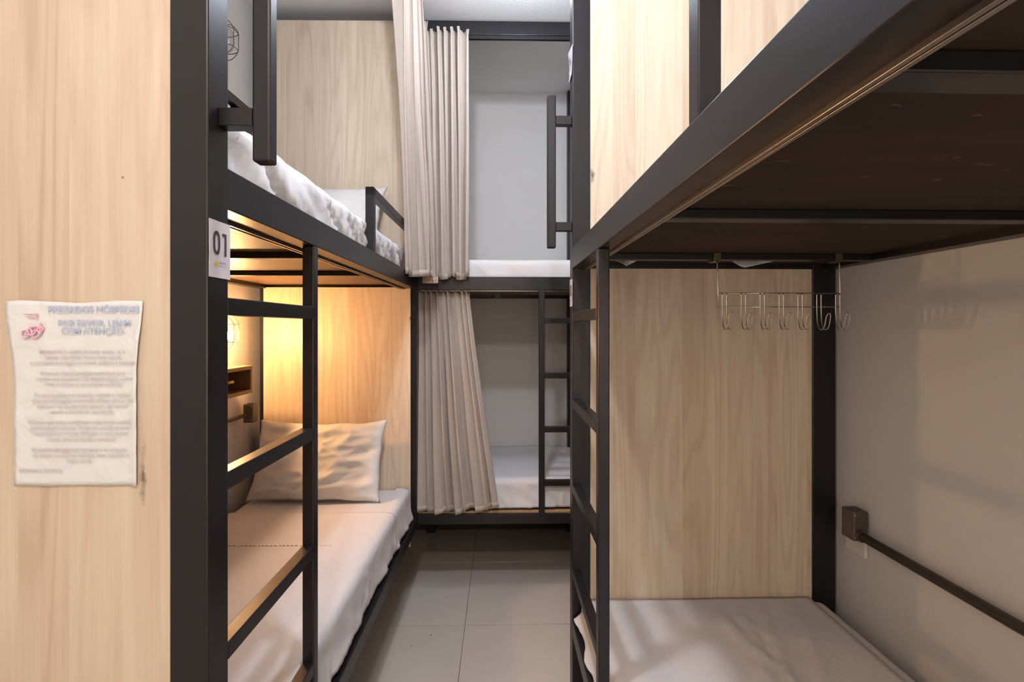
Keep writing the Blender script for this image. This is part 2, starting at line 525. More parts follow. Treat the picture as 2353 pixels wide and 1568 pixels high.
# right bunk: a=0 at its far end, which carries the ladder
VR = 1.921
mR = lambda a, b, z: (0.27 + b, VR - a, z)
bunkR = bunk('bunk_bed', FR, mR, 2.06, 0.965,
    'black steel bunk bed on the right with dark plywood underside and hook rack', (0.275, 0.881, 1.461), (0.508, 0.546, P, 0.5085), (1.191, 1.227, 0, 1.99),
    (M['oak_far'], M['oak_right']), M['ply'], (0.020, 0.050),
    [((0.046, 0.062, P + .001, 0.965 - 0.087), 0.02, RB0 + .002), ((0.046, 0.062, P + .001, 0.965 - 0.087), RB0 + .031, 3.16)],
    [], wallpost=0.086, tr=(0.043, 0.056), low_deck=0.43)
for o in bunkR.children:
    if o.name.startswith('end_panel'):
        o.data.materials.clear(); o.data.materials.append(M['oak_right'])
# far bunk across the end of the aisle
UF, VF = -0.545, 2.93
mF = lambda a, b, z: (UF + a, VF + b, z)
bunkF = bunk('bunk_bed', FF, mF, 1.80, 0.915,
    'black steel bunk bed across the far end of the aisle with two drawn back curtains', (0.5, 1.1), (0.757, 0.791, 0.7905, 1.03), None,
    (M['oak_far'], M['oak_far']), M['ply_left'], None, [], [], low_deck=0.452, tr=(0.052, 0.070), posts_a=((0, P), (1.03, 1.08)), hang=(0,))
box('board_edge', mF(P + .001, 0.010, LB1 + .0005), mF(1.029, 0.049, LB1 + 0.012), M['ply_edge'], bunkF, None, 0.001)

# ---------------------------------------------------------------- soft things
def rbox_mesh(name, mp, a, b, z, r, fn, res=0.016):
    """rounded cushion between a, b, z ranges in bed coordinates, fn(pos, normal) -> outward shift"""
    lo = Vector((a[0], b[0], z[0])); hi = Vector((a[1], b[1], z[1]))
    def cuts(l, h):
        n = max(4, int((h - l) / res)); return [l + (h - l) * i / n for i in range(n + 1)]
    ax = [cuts(lo[i], hi[i]) for i in range(3)]
    idx = {}; vs = []; fs = []
    def vert(p):
        k = (round(p[0], 5), round(p[1], 5), round(p[2], 5))
        if k in idx: return idx[k]
        q = Vector([min(max(p[i], lo[i] + r), hi[i] - r) for i in range(3)])
        d = Vector(p) - q
        n = d.normalized()
        pos = q + n * r
        pos = pos + n * fn(pos, n)
        vs.append(mp(*pos)); idx[k] = len(vs) - 1
        return idx[k]
    for axis in range(3):
        u, v = [(1, 2), (0, 2), (0, 1)][axis]
        for side in (0, 1):
            c = (lo, hi)[side][axis]
            U, V = ax[u], ax[v]
            if axis == 2 and side == 0:
                U = U; V = V
            for i in range(len(U) - 1):
                for j in range(len(V) - 1):
                    q = []
                    for (ii, jj) in ((i, j), (i + 1, j), (i + 1, j + 1), (i, j + 1)):
                        p = [0, 0, 0]; p[axis] = c; p[u] = U[ii]; p[v] = V[jj]
                        q.append(vert(p))
                    fs.append(q)
    me = bpy.data.meshes.new(name); me.from_pydata(vs, [], fs)
    bm = bmesh.new(); bm.from_mesh(me); bmesh.ops.recalc_face_normals(bm, faces=bm.faces[:]); bm.to_mesh(me); bm.free()
    return me

def mat_fn(top_amp, side_amp, freq, seed, diag=0.0):
    def fn(p, n):
        a, b, z = p
        t = max(0.0, n.z); s = 1 - abs(n.z)
        d = top_amp * (nz(a * 2.3 + seed, b * 2.9, seed) + 0.5 * nz(a * 6 + seed, b * 5, 3.1))
        # side pleats, running down and a bit slanted
        w = nz(a * freq + diag * z * 14 + seed, b * freq * .8, z * 3 + seed)
        w2 = nz(a * freq * 2.3 - z * 9, b * 9, seed + 4.0)
        sd = side_amp * (1 - abs(w) * 2.6 + 0.4 * w2)
        lump = side_amp * 0.8 * nz(a * 5 + seed, z * 9, b * 5)
        return d * t + (sd + lump) * s
    return fn
def mattress(name, fr, mp, a, b, z, label, fn, group=None):
    c = mp((a[0] + a[1]) / 2, (b[0] + b[1]) / 2, z[0])
    r = root(name, fr, c, label, 'mattress', group)
    r.empty_display_size = .1
    o = finish('fitted_sheet', rbox_mesh('fitted_sheet', mp, a, b, z, 0.035, fn), M['sheet'], r, smooth=True)
    return r
G = 'white sheeted mattresses on the bunk beds'
# left lower
matLL = mattress('mattress', FL, mL, (0.07, 1.952), (0.03, 0.822), (0.453, 0.620),
    'white sheeted mattress on the lower left bunk under the leaning pillow', mat_fn(0.004, 0.004, 14, 1.3))
matLU = mattress('mattress', FL, mL, (0.07, 1.955), (0.03, 0.822), (1.748, 1.908),
    'white mattress with a bunched crumpled sheet on the upper left bunk', mat_fn(0.006, 0.015, 13, 5.7, 1.6))
matRL = mattress('mattress', FR, mR, (0.07, 1.95), (0.040, 0.912), (0.431, 0.514),
    'thin white sheeted mattress on the lower right bunk below the hook rack', mat_fn(0.003, 0.003, 10, 2.2))
matRU = mattress('mattress', FR, mR, (0.115, 1.95), (0.030, 0.912), (1.748, 1.826),
    'white mattress on the upper right bunk, only its edge showing above the rail', mat_fn(0.003, 0.003, 10, 8.2))
matFL = mattress('mattress', FF, mF, (0.07, 1.72), (0.04, 0.905), (0.453, 0.622),
    'white mattress on the lower far bunk, side pleats showing behind the far ladder', mat_fn(0.003, 0.004, 12, 4.4))
matFU = mattress('mattress', FF, mF, (0.07, 1.72), (0.03, 0.905), (1.748, 1.888),
    'white mattress on the upper far bunk beside the hanging curtain', mat_fn(0.003, 0.006, 9, 6.1, .6))

def sheet(name, mp, a0, a1, b_in, b_e, ztop, hem, flare, parent, seed, pleat=0.006, freq=16, res=0.011, r=0.03, crease=None):
    """cloth lying on the mattress and falling over the aisle side to a wavy hem"""
    rows = []
    na = int((a1 - a0) / res)
    prof = []                                       # (kind, value)
    nb = 40
    for i in range(nb): prof.append(('top', b_in + (b_e + r - b_in) * i / (nb - 1)))
    for i in range(1, 7): prof.append(('arc', i / 6 * math.pi / 2))
    for i in range(1, 13): prof.append(('drop', i / 12))
    for i in range(na + 1):
        a = a0 + (a1 - a0) * i / na
        row = []
        hz = hem(a); fl = flare(a)
        for k, v in prof:
            if k == 'top':
                b = v; z = ztop; 
                z += 0.0022 * (nz(a * 3 + seed, b * 4) + 1) + 0.0035
                if crease: z += crease(a, b)
            elif k == 'arc':
                b = b_e + r - math.sin(v) * r - 0.003 * (v > .5); z = ztop - r + math.cos(v) * r + 0.004
                pl = pleat * 0.3 * (v / 1.57) * nz(a * freq + seed, 0.3)
                b -= pl
            else:
                zz0 = ztop - r + 0.004
                z = zz0 + (hz - zz0) * v
                w = nz(a * freq + z * 10 + seed, v * 1.4) + 0.5 * nz(a * freq * 2.7 + seed - z * 12, v)
                b = b_e - 0.003 - pleat * (0.3 + v) * (w + .35) - fl * v * v
            row.append(mp(a, b, z))
        rows.append(row)
    me = grid_mesh(name, rows)
    o = finish(name, me, M['sheet'], parent, smooth=True)
    solid(o, 0.0016)
    return o

sheet('top_sheet', mL, 0.09, 1.57, 0.80, 0.026, 0.622, lambda a: 0.4665 + 0.006 * nz(a * 4.1, 2.2), lambda a: 0.006 + 0.006 * nz(a * 3, 9.0), matLL, 2.0, 0.008, 13)
sheet('fitted_sheet_skirt', mL, 1.5, 1.947, 0.10, 0.030, 0.618, lambda a: 0.460, lambda a: 0.010 + 0.010 * nz(a * 7, 1.0), matLL, 7.0, 0.009, 16)
# the stitched seam across the top sheet
bm = bmesh.new()
for k in range(44):
    b = 0.07 + k * 0.0165
    ww = 0.011 if (k * 7) % 5 else 0.006
    a = 1.199 + 0.0015 * nz(k * .4, 2)
    bm_box(bm, mL(a, b, 0.6265), mL(a + 0.0026, b + ww, 0.6292), 0)
o = finish('seam', mesh_of(bm, 'seam'), M['stitch'], matLL)

def crR(a, b):
    # long straight folds fanning out from the head end
    h = 0
    for (b0, k, w, A) in ((0.50, .06, .010, .006), (0.58, .22, .009, .0065), (0.66, .30, .012, .006), (0.44, -.25, .02, .004), (0.78, .35, .016, .005)):
        d = b - (b0 - k * (a - 0.1))
        h += 1.7 * A * math.exp(-(d / w) ** 2) * (1 - ss(.5, 1.3, a)) * ss(.08, .22, a) * ss(-.2, .25, 1 - abs(d))
    return h
sheet('top_sheet', mR, 0.075, 1.94, 0.86, 0.035, 0.514, lambda a: 0.452 + 0.012 * nz(a * 6, 7.7), lambda a: 0.024 + 0.03 * nz(a * 7, 3.0), matRL, 5.0, 0.006, 10, crease=crR)
def crF(a, b):
    return 0.004 * nz(a * 3, b * 9, 5)
sheet('top_sheet', mF, 0.10, 1.02, 0.86, 0.036, 0.622, lambda a: 0.470 + 0.010 * nz(a * 5, 1.7), lambda a: 0.006, matFL, 9.0, 0.010, 22, crease=crF)
# crumpled flaps of the upper sheets
for (a0, a1, b0, zt, nm) in ((0.16, 0.26, 0.14, 1.704, 'sheet_corner'),):
    pass
def flap(a0, a1, amid, bpos, zlow):
    rows = []
    for i in range(13):
        t = i / 12
        row = []
        for j in range(6):
            s = j / 5
            aa = a0 + (a1 - a0) * t
            depth = (t / amid if t < amid else (1 - t) / (1 - amid))
            z = 1.731 - (1.731 - zlow) * depth * s
            row.append((aa, bpos - 0.02 * math.sin(t * 5) * s, z))
        rows.append(row)
    return rows
rows = [[(0.27 + p[0], 1.775 + p[1], p[2]) for p in r_] for r_ in flap(0.13, 0.215, 0.5, 0.0, 1.7095)]
o = finish('sheet_corner', grid_mesh('sheet_corner', rows), M['sheet'], matRU, smooth=True); solid(o, .0012)
rows = [[(0.27 + p[0], 1.745 + p[1], p[2]) for p in r_] for r_ in flap(0.520, 0.70, 0.22, 0.0, 1.700)]
o = finish('sheet_corner', grid_mesh('sheet_corner', rows), M['sheet'], matRU, smooth=True); solid(o, .0012)

def pillow(name, fr, center, w, h, t, lean, yaw, seed, label, wr=0.012):
    """pillow in the frame's u (width) and z (height), leaning back"""
    r = root(name, fr, center, label, 'pillow')
    n, m = 72, 50
    vs = []; fs = []
    Rm = Matrix.Rotation(yaw, 4, 'Z') @ Matrix.Rotation(-lean, 4, 'X')
    def P_(i, j, side):
        x = -1 + 2 * i / n; y = -1 + 2 * j / m
        px = x * w / 2 * (1 - 0.035 * (1 - y * y)); py = y * h / 2 * (1 - 0.06 * (1 - x * x) * (1 if y > 0 else .3))
        th = t / 2 * max(0, (1 - abs(x) ** 2.6)) ** .55 * max(0, (1 - abs(y) ** 2.6)) ** .55
        edge = ss(0, .25, 1 - abs(x)) * ss(0, .25, 1 - abs(y))
        q1 = nz(px * 5 + py * 7 + seed, py * 13 - px * 3.5, seed)
        q2 = nz(px * 9 + seed, py * 24 - px * 6, seed + 3)
        q3 = nz(px * 3 + seed, py * 4, seed + 6)
        rid = (1 - abs(q1) * 3.0) * wr + (1 - abs(q2) * 2.5) * wr * .5 + q3 * wr * 1.8 + max(0, 1 - abs(nz(px * 4 + py * 9 + seed, py * 6 - px * 2.5, 5.5)) * 7) * wr * .4
        d = th + rid * (edge * .8 + .2 * min(1, th * 60))
        d = max(d, 0.0)
        # the closed bag, corners drawn out a little
        c = (abs(x) * abs(y)) ** 6
        v = Vector((px * (1 + .03 * c) + 0.006 * nz(y * 3, seed) * abs(x), side * d, py * (1 + 0.06 * c) + 0.012 * nz(x * 2.3, seed + 1) * abs(y)))
        return (Rm @ v) + Vector(center) + Vector((0, 0, 0))
    for side in (-1, 1):
        b0 = len(vs)
        for j in range(m + 1):
            for i in range(n + 1): vs.append(tuple(P_(i, j, side)))
        for j in range(m):
            for i in range(n):
                a = b0 + j * (n + 1) + i
                fs.append((a, a + 1, a + n + 2, a + n + 1))
    me = bpy.data.meshes.new(name); me.from_pydata(vs, [], fs)
    bm = bmesh.new(); bm.from_mesh(me); bmesh.ops.remove_doubles(bm, verts=bm.verts[:], dist=0.0004)
    bmesh.ops.recalc_face_normals(bm, faces=bm.faces[:]); bm.to_mesh(me); bm.free()
    finish('pillowcase', me, M['pillow'], r, smooth=True)
    return r
pillow('pillow', FL, (-0.966, 2.665, 0.820), 0.655, 0.395, 0.13, math.radians(22), math.radians(-1), 3.3,
       'wrinkled white pillow leaning on the oak panel, lower left bunk', 0.013)
pillow('pillow', FL, (-0.955, 2.665, 2.078), 0.63, 0.34, 0.12, math.radians(28), math.radians(-3), 8.1,
       'smooth white pillow at the head of the upper left bunk', 0.003)

def curtain(name, fr, label, top, bot, ztop, zbot, folds, amp0, amp1, seed, group=None, header=0.05, hemdrop=lambda t: 0, sweep=None, nt=260, nz_=44):
    """top/bot: polylines (u, v) in the frame; folds pleats along them"""
    c = (top[0][0], top[0][1], ztop)
    r = root(name, fr, c, label, 'curtain', group)
    def samp(pl, t):
        d = [0]
        for i in range(len(pl) - 1): d.append(d[-1] + (Vector(pl[i + 1]) - Vector(pl[i])).length)
        x = t * d[-1]
        for i in range(len(pl) - 1):
            if x <= d[i + 1] or i == len(pl) - 2:
                k = (x - d[i]) / (d[i + 1] - d[i]); p = Vector(pl[i]).lerp(Vector(pl[i + 1]), k)
                tg = (Vector(pl[i + 1]) - Vector(pl[i])).normalized()
                return p, tg
    rows = []
    for i in range(nt + 1):
        t = i / nt
        row = []
        p0, tg0 = samp(top, t); p1, tg1 = samp(bot, t)
        ph = folds * (t + 0.075 * nz(t * 4.3 + seed, 0)) * 2 * math.pi
        for j in range(nz_ + 1):
            s = j / nz_
            s2 = sweep(s) if sweep else s
            p = p0.lerp(p1, s2); tg = tg0.lerp(tg1, s2).normalized(); nn = Vector((tg.y, -tg.x))
            z = ztop + (zbot + hemdrop(t) - ztop) * s
            dz = ztop - z
            am = amp0 + (amp1 - amp0) * ss(0, .8, s)
            if dz < header: am *= 0.75 + 0.5 * abs(dz - header * .5) / (header * .5)
            irr = 1 + 1.1 * nz(t * folds * .9 + seed, s * .8, seed)
            ph2 = ph + 0.9 * nz(t * 3 + seed, s * 1.6, 2.0)
            w = math.sin(ph2)
            w = math.copysign(abs(w) ** 0.8, w)
            w = w * (1 - .25 * s) + 0.75 * s * math.sin(ph2 * 0.5 + seed + 1.2 * nz(s * 1.3, t * 2, seed)) * .9
            lat = 0.45 * am * math.sin(2 * ph2 + .6)
            wr = 0.0035 * nz(t * 22 + seed, z * 3.5, seed) + 0.0006 * nz(t * 30, z * 9, seed)
            q = p + nn * (am * irr * w + wr) + tg * lat
            if dz < header: z += 0.006 * math.sin(ph2 * 1.0 + 1) * (1 - dz / header)
            row.append((q.x, q.y, z))
        rows.append(row)
    o = finish('curtain_cloth', grid_mesh('curtain_cloth', rows), M['curtain'], r, smooth=True)
    solid(o, 0.0018)
    # hem fold at the bottom
    hr = []
    k0 = nz_ - 2
    hem = [[Vector(row[nz_]) + (Vector(row[k0]) - Vector(row[nz_])) * q for q in (0.0, 1.0)] for row in rows]
    hrows = []
    for i, row in enumerate(rows):
        a, b_ = row[max(0, i - 1) and 0 or 0], None
        pz = Vector(row[nz_ - 2]); pb = Vector(row[nz_])
        ip, im = rows[min(i + 1, nt)][nz_], rows[max(i - 1, 0)][nz_]
        tg = (Vector(ip) - Vector(im)); tg.z = 0
        tg = tg.normalized() if tg.length > 0 else Vector((1, 0, 0))
        n2 = Vector((tg.y, -tg.x, 0)) * 0.0022
        top_ = pb.lerp(Vector(rows[i][nz_ - 1]), 1.0)
        hrows.append([tuple(pb + n2), tuple(top_ + n2 * .6)])
    h = finish('hem', grid_mesh('hem', hrows), M['curtain'], r, smooth=True)
    solid(h, 0.0012)
    return r
GC = 'beige curtains drawn back at the end of the aisle'
# A: the left upper bunk's curtain pushed to the far end of its rail
curtain('curtain', FL, 'beige curtain bunched at the head of the upper left bunk, topmost and leftmost',
        [(-0.500, 2.28), (-0.470, 2.36), (-0.462, 2.62), (-0.452, 2.86)],
        [(-0.492, 2.54), (-0.470, 2.555), (-0.408, 2.60), (-0.405, 2.80)],
        3.165, 1.762, 5.5, 0.026, 0.026, 2.7, hemdrop=lambda t: -0.010 * math.sin(t * 9) - 0.02 * t)
# B: the far upper bunk's curtain
curtain('curtain', FF, 'beige curtain hanging from the top beam of the upper far bunk',
        [(-0.436, 2.905), (-0.185, 2.905)], [(-0.392, 2.895), (-0.183, 2.895)],
        3.158, 1.775, 6.5, 0.022, 0.028, 6.4, hemdrop=lambda t: 0.012 * math.sin(t * 14))
# C: the far lower bunk's curtain, spreading to the right at the bottom
curtain('curtain', FF, 'long beige curtain flaring out at the bottom in front of the lower far bunk',
        [(-0.478, 2.985), (-0.19, 2.985)], [(-0.470, 2.932), (-0.300, 2.905), (-0.025, 2.915)],
        1.703, 0.462, 8.5, 0.016, 0.027, 11.9, hemdrop=lambda t: 0.020 * ss(.35, 1, t) + 0.008 * math.sin(t * 21), sweep=lambda s: s ** 1.15)

# ---------------------------------------------------------------- signs on the posts
def post_sign(fr, face_u, normal, v0, v1, z0, z1, digits, label, curl=0.0):
    d = 1 if normal > 0 else -1
    vc = (v0 + v1) / 2
    r = root('number_sign', fr, (face_u, vc, z0), label, 'sign')
    rows = []
    for i in range(9):
        t = i / 8; row = []
        for j in range(13):
            s = j / 12
            lift = 0.0012 + curl * (s ** 2 * t + (1 - s) ** 3 * .6) + 0.0006 * nz(t * 3, s * 4, face_u)
            row.append((face_u + d * lift, v0 + (v1 - v0) * t, z0 + (z1 - z0) * s))
        rows.append(row)
    o = finish('card', grid_mesh('card', rows), M['paper'], r); solid(o, 0.0006)
    ex = (0, d, 0); w = v1 - v0; h = z1 - z0
    fu = face_u + d * (0.0024 + curl * .75)
    cx_ = vc + d * 0.001
    if digits == '01':
        vs, fs = [], []
        n = 48; hw, hh, st = 0.0106, 0.0205, 0.0058; c0 = cx_ - d * 0.0125; zc = z0 + h * .40 + hh
        for (a_, b_) in ((hw, hh), (hw - st, hh - st * 1.05)):
            for i in range(n):
                t = 2 * math.pi * i / n; ct, sn = math.cos(t), math.sin(t)
                vs.append((fu, c0 + d * a_ * math.copysign(abs(ct) ** .85, ct), zc + b_ * math.copysign(abs(sn) ** .72, sn)))
        for i in range(n): fs.append((i, (i + 1) % n, n + (i + 1) % n, n + i))
        c1 = cx_ + d * 0.0125; zb, zt = zc - hh, zc + hh * .93
        k_ = len(vs)
        for (y_, z_) in ((0, zb), (.0058, zb), (.0058, zt), (0, zt), (-.0075, zt), (-.0075, zt - .0052), (0, zt - .0052)): vs.append((fu, c1 + d * y_, z_))
        fs += [(k_, k_ + 1, k_ + 2, k_ + 3, k_ + 6), (k_ + 6, k_ + 3, k_ + 4, k_ + 5)]
        me = bpy.data.meshes.new('number'); me.from_pydata(vs, [], fs); me.update()
        finish('number', me, M['print_dark'], r)
    else:
        text_mesh('number', [(digits, (fu, cx_, z0 + h * 0.40), 0.0545, 0.72)], M['print_dark'], r, ex, (0, 0, 1), bold=0.012)
    bm = bmesh.new()
    bmesh.ops.create_cone(bm, cap_ends=True, segments=20, radius1=0.0045, radius2=0.0045, depth=0.0004,
                          matrix=Matrix.Translation((fu, cx_ - d * 0.0135, z0 + h * .245)) @ Matrix.Rotation(math.pi / 2, 4, 'Y'))
    finish('logo_dot', mesh_of(bm, 'logo_dot'), M['print_yellow'], r)
    text_mesh('lettering', [('PINEAPPLES', (fu, cx_ + d * 0.0055, z0 + h * .248), 0.0056, 0.72), ('HOSTEL E SUITES', (fu, cx_ + d * 0.0055, z0 + h * .20), 0.0030, 0.92)], M['print_dark'], r, ex, (0, 0, 1))
    return r
post_sign(FL, -0.5, 1, 0.8715, 0.9375, 1.585, 1.683, '01', 'white card reading 01 on the near post of the left bunk')
post_sign(FR, 0.27, -1, 1.850, 1.915, 1.575, 1.674, '03', 'white card reading 03 on the right post below the upper rail')
post_sign(FR, 0.27, -1, 1.850, 1.915, 2.405, 2.515, '04', 'curled white card high on the right post above the grab handle', 0.006)

# ---------------------------------------------------------------- notice on the foot panel
nr = root('notice', FL, (-0.72, 0.868, 1.235), 'printed notice in a wrinkled plastic sleeve taped to the oak foot panel', 'notice')
def npt(x, y):   # page coordinates, x 0..1 left to right, y 0..1 bottom to top
    xl = -0.8215 - 0.0145 * ss(.55, 1.0, y) ; xr = -0.6165 + 0.008 * ss(.6, 1, y) 
    u = xl + (xr - xl) * x
    z = 1.2355 + (1.5425 - 1.2355) * y + 0.002 * math.sin(x * 9) * (y > .9) + 0.0015 * nz(x * 6, y)
    v = 0.8725 - 0.0012 - 0.0022 * abs(nz(x * 5, y * 7, 1.0)) - 0.004 * ss(.93, 1, x) * ss(.0, .25, 1 - y)
    return (u, v, z)
o = finish('sleeve', grid_mesh('sleeve', [[npt(i / 30, j / 40) for j in range(41)] for i in range(31)]), M['film'], nr, smooth=True)
solid(o, 0.0008)
def nxy(px, py): return (-0.84 + 0.000718 * px, 0.8672, EYE + (752 - py) * 0.000722)
k = 1 / 3.4075
hd = [('PREZADOS HÓSPEDES', 725, 108, .0118), ('POR FAVOR, LEIAM', 730, 213, .0118), ('COM ATENÇÃO.', 722, 276, .0118)]
HS = {0: .0152, 1: .0140, 2: .0140}
text_mesh('heading', [(t, nxy(x * k, 680 + (y + 22) * k), HS[i], 1.0) for i, (t, x, y, s) in enumerate(hd)], M['print_blue'], nr, (1, 0, 0), (0, 0, 1), bold=0.022)
body = [(438, 'Mantenham o quarto em bom estado, se a', 635), (482, 'limpeza não estiver como você espera,', 640), (525, 'comuniquem a recepção do hostel, pedimos a gentileza', 640),
        (608, 'O hostel oferece armários individuais para', 640), (652, 'guardar seus pertences, não deixem objetos soltos', 650), (695, 'traga ou alugue o seu próprio cadeado,', 645),
        (778, 'Ao usar as camas e as tomadas, respeite o espaço', 630), (822, 'dos outros hóspedes e mantenha silêncio após as dez', 635), (866, 'desligue a luz da sua cama quando não estiver', 635), (910, 'usando a energia do seu beliche.', 635),
        (992, 'Pedimos que todos colaborem e não levem comida', 615), (1036, 'para as camas e quartos. Temos na cozinha um lugar', 620), (1080, 'reservado para as suas refeições, e após comer', 625), (1125, 'a louça deve ser lavada e guardada.', 630),
        (1208, 'Se precisar de ajuda estamos sempre na recepção', 612), (1252, 'ou chame no telefone indicado, bom descanso a', 625), (1296, 'todos vocês.', 615)]
text_mesh('body_text', [(t, nxy(x * k, 680 + (y + 12) * k), .0088, 0.88 if len(t) > 46 else .93) for (y, t, x) in body] + [('Agradece a Gerência', nxy(310 * k, 680 + 1382 * k), .0088, .95)], M['print_grey'], nr, (1, 0, 0), (0, 0, 1), bold=0.02)
# faded pink emblem at the sheet's top left
bm = bmesh.new()
def disc(px, py, r, rz=None):
    p = nxy(px, py)
    mtx = Matrix.Translation((p[0], 0.8672, p[2])) @ Matrix.Rotation(math.pi / 2, 4, 'X') @ Matrix.Diagonal((1, (rz or r) / r, 1, 1))
    bmesh.ops.create_cone(bm, cap_ends=True, segments=14, radius1=r, radius2=r, depth=0.0003, matrix=mtx)
def ringp(px, py, r0):
    p = nxy(px, py)
    bm_tube(bm, [(p[0] + r0 * math.cos(a * math.pi / 8), 0.8670, p[2] + r0 * math.sin(a * math.pi / 8)) for a in range(16)], 0.0014, 5, True)
for (x, y, r) in ((57, 768, .0062), (80, 768, .0062), (91, 757, .0045)): ringp(x, y, r)
for (x0, y0, x1, y1) in ((57, 768, 68, 752), (68, 752, 91, 750), (68, 752, 74, 771), (74, 771, 91, 750), (57, 768, 74, 771), (91, 742, 92, 768)):
    a, b = nxy(x0, y0), nxy(x1, y1); bm_tube(bm, [(a[0], 0.8670, a[2]), (b[0], 0.8670, b[2])], 0.0016, 5)
for (x0, y0, x1, y1) in ((54, 722, 86, 722), (60, 727, 84, 729), (78, 722, 83, 734)):
    a, b = nxy(x0, y0), nxy(x1, y1); bm_tube(bm, [(a[0], 0.8670, a[2]), (b[0], 0.8670, b[2])], 0.0010, 5)
finish('emblem', mesh_of(bm, 'emblem'), M['print_pink'], nr)

# ---------------------------------------------------------------- caged wall lamps
def wall_lamp(z, lit, label):
    uw, vc = -1.372, 2.405
    r = root('wall_lamp', FL, (uw, vc, z - 0.09), label, 'lamp')
    # base plate
    def oval(hh, ww, u, n=28):
        return [(u, vc + ww * math.copysign(abs(math.cos(t)) ** .8, math.cos(t)), z + hh * math.copysign(abs(math.sin(t)) ** .8, math.sin(t))) for t in [2 * math.pi * i / n for i in range(n)]]
    bm = bmesh.new()
    prev = None
    rings = []
    for (u, hh, ww) in ((uw + .007, .088, .055), (uw + .025, .088, .055), (uw + .030, .082, .049)):
        rings.append([bm.verts.new(p) for p in oval(hh, ww, u)])
    for A, B in zip(rings, rings[1:]):
        for i in range(len(A)): bm.faces.new((A[i], A[(i + 1) % len(A)], B[(i + 1) % len(A)], B[i]))
    bm.faces.new(rings[0]); bm.faces.new(rings[-1])
    finish('base_plate', mesh_of(bm, 'base'), M['white_plastic'], r, smooth=False)
    bm = bmesh.new(); rings = []
    for kx in range(9):
        a = kx / 8 * math.pi / 2
        rings.append([bm.verts.new(p) for p in oval(.002 + .070 * math.cos(a) ** .6, .002 + .038 * math.cos(a) ** .6, uw + .030 + .078 * math.sin(a))])
    for A, B in zip(rings, rings[1:]):
        for i in range(len(A)): bm.faces.new((A[i], A[(i + 1) % len(A)], B[(i + 1) % len(A)], B[i]))
    bm.faces.new(rings[-1])
    finish('glass_shade', mesh_of(bm, 'glass'), M['glass'], r, smooth=True)
    bm = bmesh.new()
    bmesh.ops.create_uvsphere(bm, u_segments=20, v_segments=14, radius=0.023, matrix=Matrix.Translation((uw + .066, vc, z - .014)))
    finish('bulb', mesh_of(bm, 'bulb'), M['bulb_on'] if lit else M['bulb_off'], r, smooth=True)
    bm = bmesh.new()
    bm_tube(bm, [(uw + .066, vc, z + .012), (uw + .066, vc, z + .052)], 0.013, 12)
    finish('lamp_holder', mesh_of(bm, 'holder'), M['white_plastic'], r, smooth=True)
    wires = []
    for dv in (-.022, .022):
        wires.append(smooth_path([(uw + .028, vc + dv * 1.3, z + .084), (uw + .085, vc + dv * 1.2, z + .080), (uw + .118, vc + dv, z + .045), (uw + .120, vc + dv, z), (uw + .118, vc + dv, z - .045), (uw + .085, vc + dv * 1.2, z - .080), (uw + .028, vc + dv * 1.3, z - .084)]))
    for dz in (-.042, .038):
        wires.append(smooth_path([(uw + .028, vc - .053, z + dz), (uw + .075, vc - .050, z + dz), (uw + .114, vc - .030, z + dz), (uw + .121, vc, z + dz), (uw + .114, vc + .030, z + dz), (uw + .075, vc + .050, z + dz), (uw + .028, vc + .053, z + dz)]))
    tube('cage', wires, 0.0018, M['conduit'] if not lit else M['chrome'], r, n=6)
    return r
wall_lamp(1.474, True, 'lit warm caged bulkhead lamp on the wall of the lower left bunk')
wall_lamp(2.830, False, 'unlit caged bulkhead lamp on the wall of the upper left bunk')

# ---------------------------------------------------------------- small niche shelves on the left wall
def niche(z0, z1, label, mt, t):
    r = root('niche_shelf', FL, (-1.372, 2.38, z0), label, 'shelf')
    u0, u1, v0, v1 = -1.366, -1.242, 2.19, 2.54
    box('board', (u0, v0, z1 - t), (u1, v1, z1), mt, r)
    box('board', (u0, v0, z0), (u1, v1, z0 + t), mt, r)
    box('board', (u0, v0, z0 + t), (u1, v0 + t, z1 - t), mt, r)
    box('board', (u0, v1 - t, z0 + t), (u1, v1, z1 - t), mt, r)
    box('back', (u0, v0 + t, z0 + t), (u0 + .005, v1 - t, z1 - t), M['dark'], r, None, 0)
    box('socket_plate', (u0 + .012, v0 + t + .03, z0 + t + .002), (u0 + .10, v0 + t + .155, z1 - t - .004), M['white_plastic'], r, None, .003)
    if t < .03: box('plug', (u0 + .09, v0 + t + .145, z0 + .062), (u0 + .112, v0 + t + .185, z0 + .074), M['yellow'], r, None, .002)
    return r
niche(1.180, 1.313, 'brown wooden niche box with a socket, on the wall below the lit lamp', M['niche_wood'], 0.018)
niche(2.430, 2.560, 'dark niche box on the wall above the upper left mattress', M['steel'], 0.04)  # shadowed wood, its shade drawn with the dark steel colour

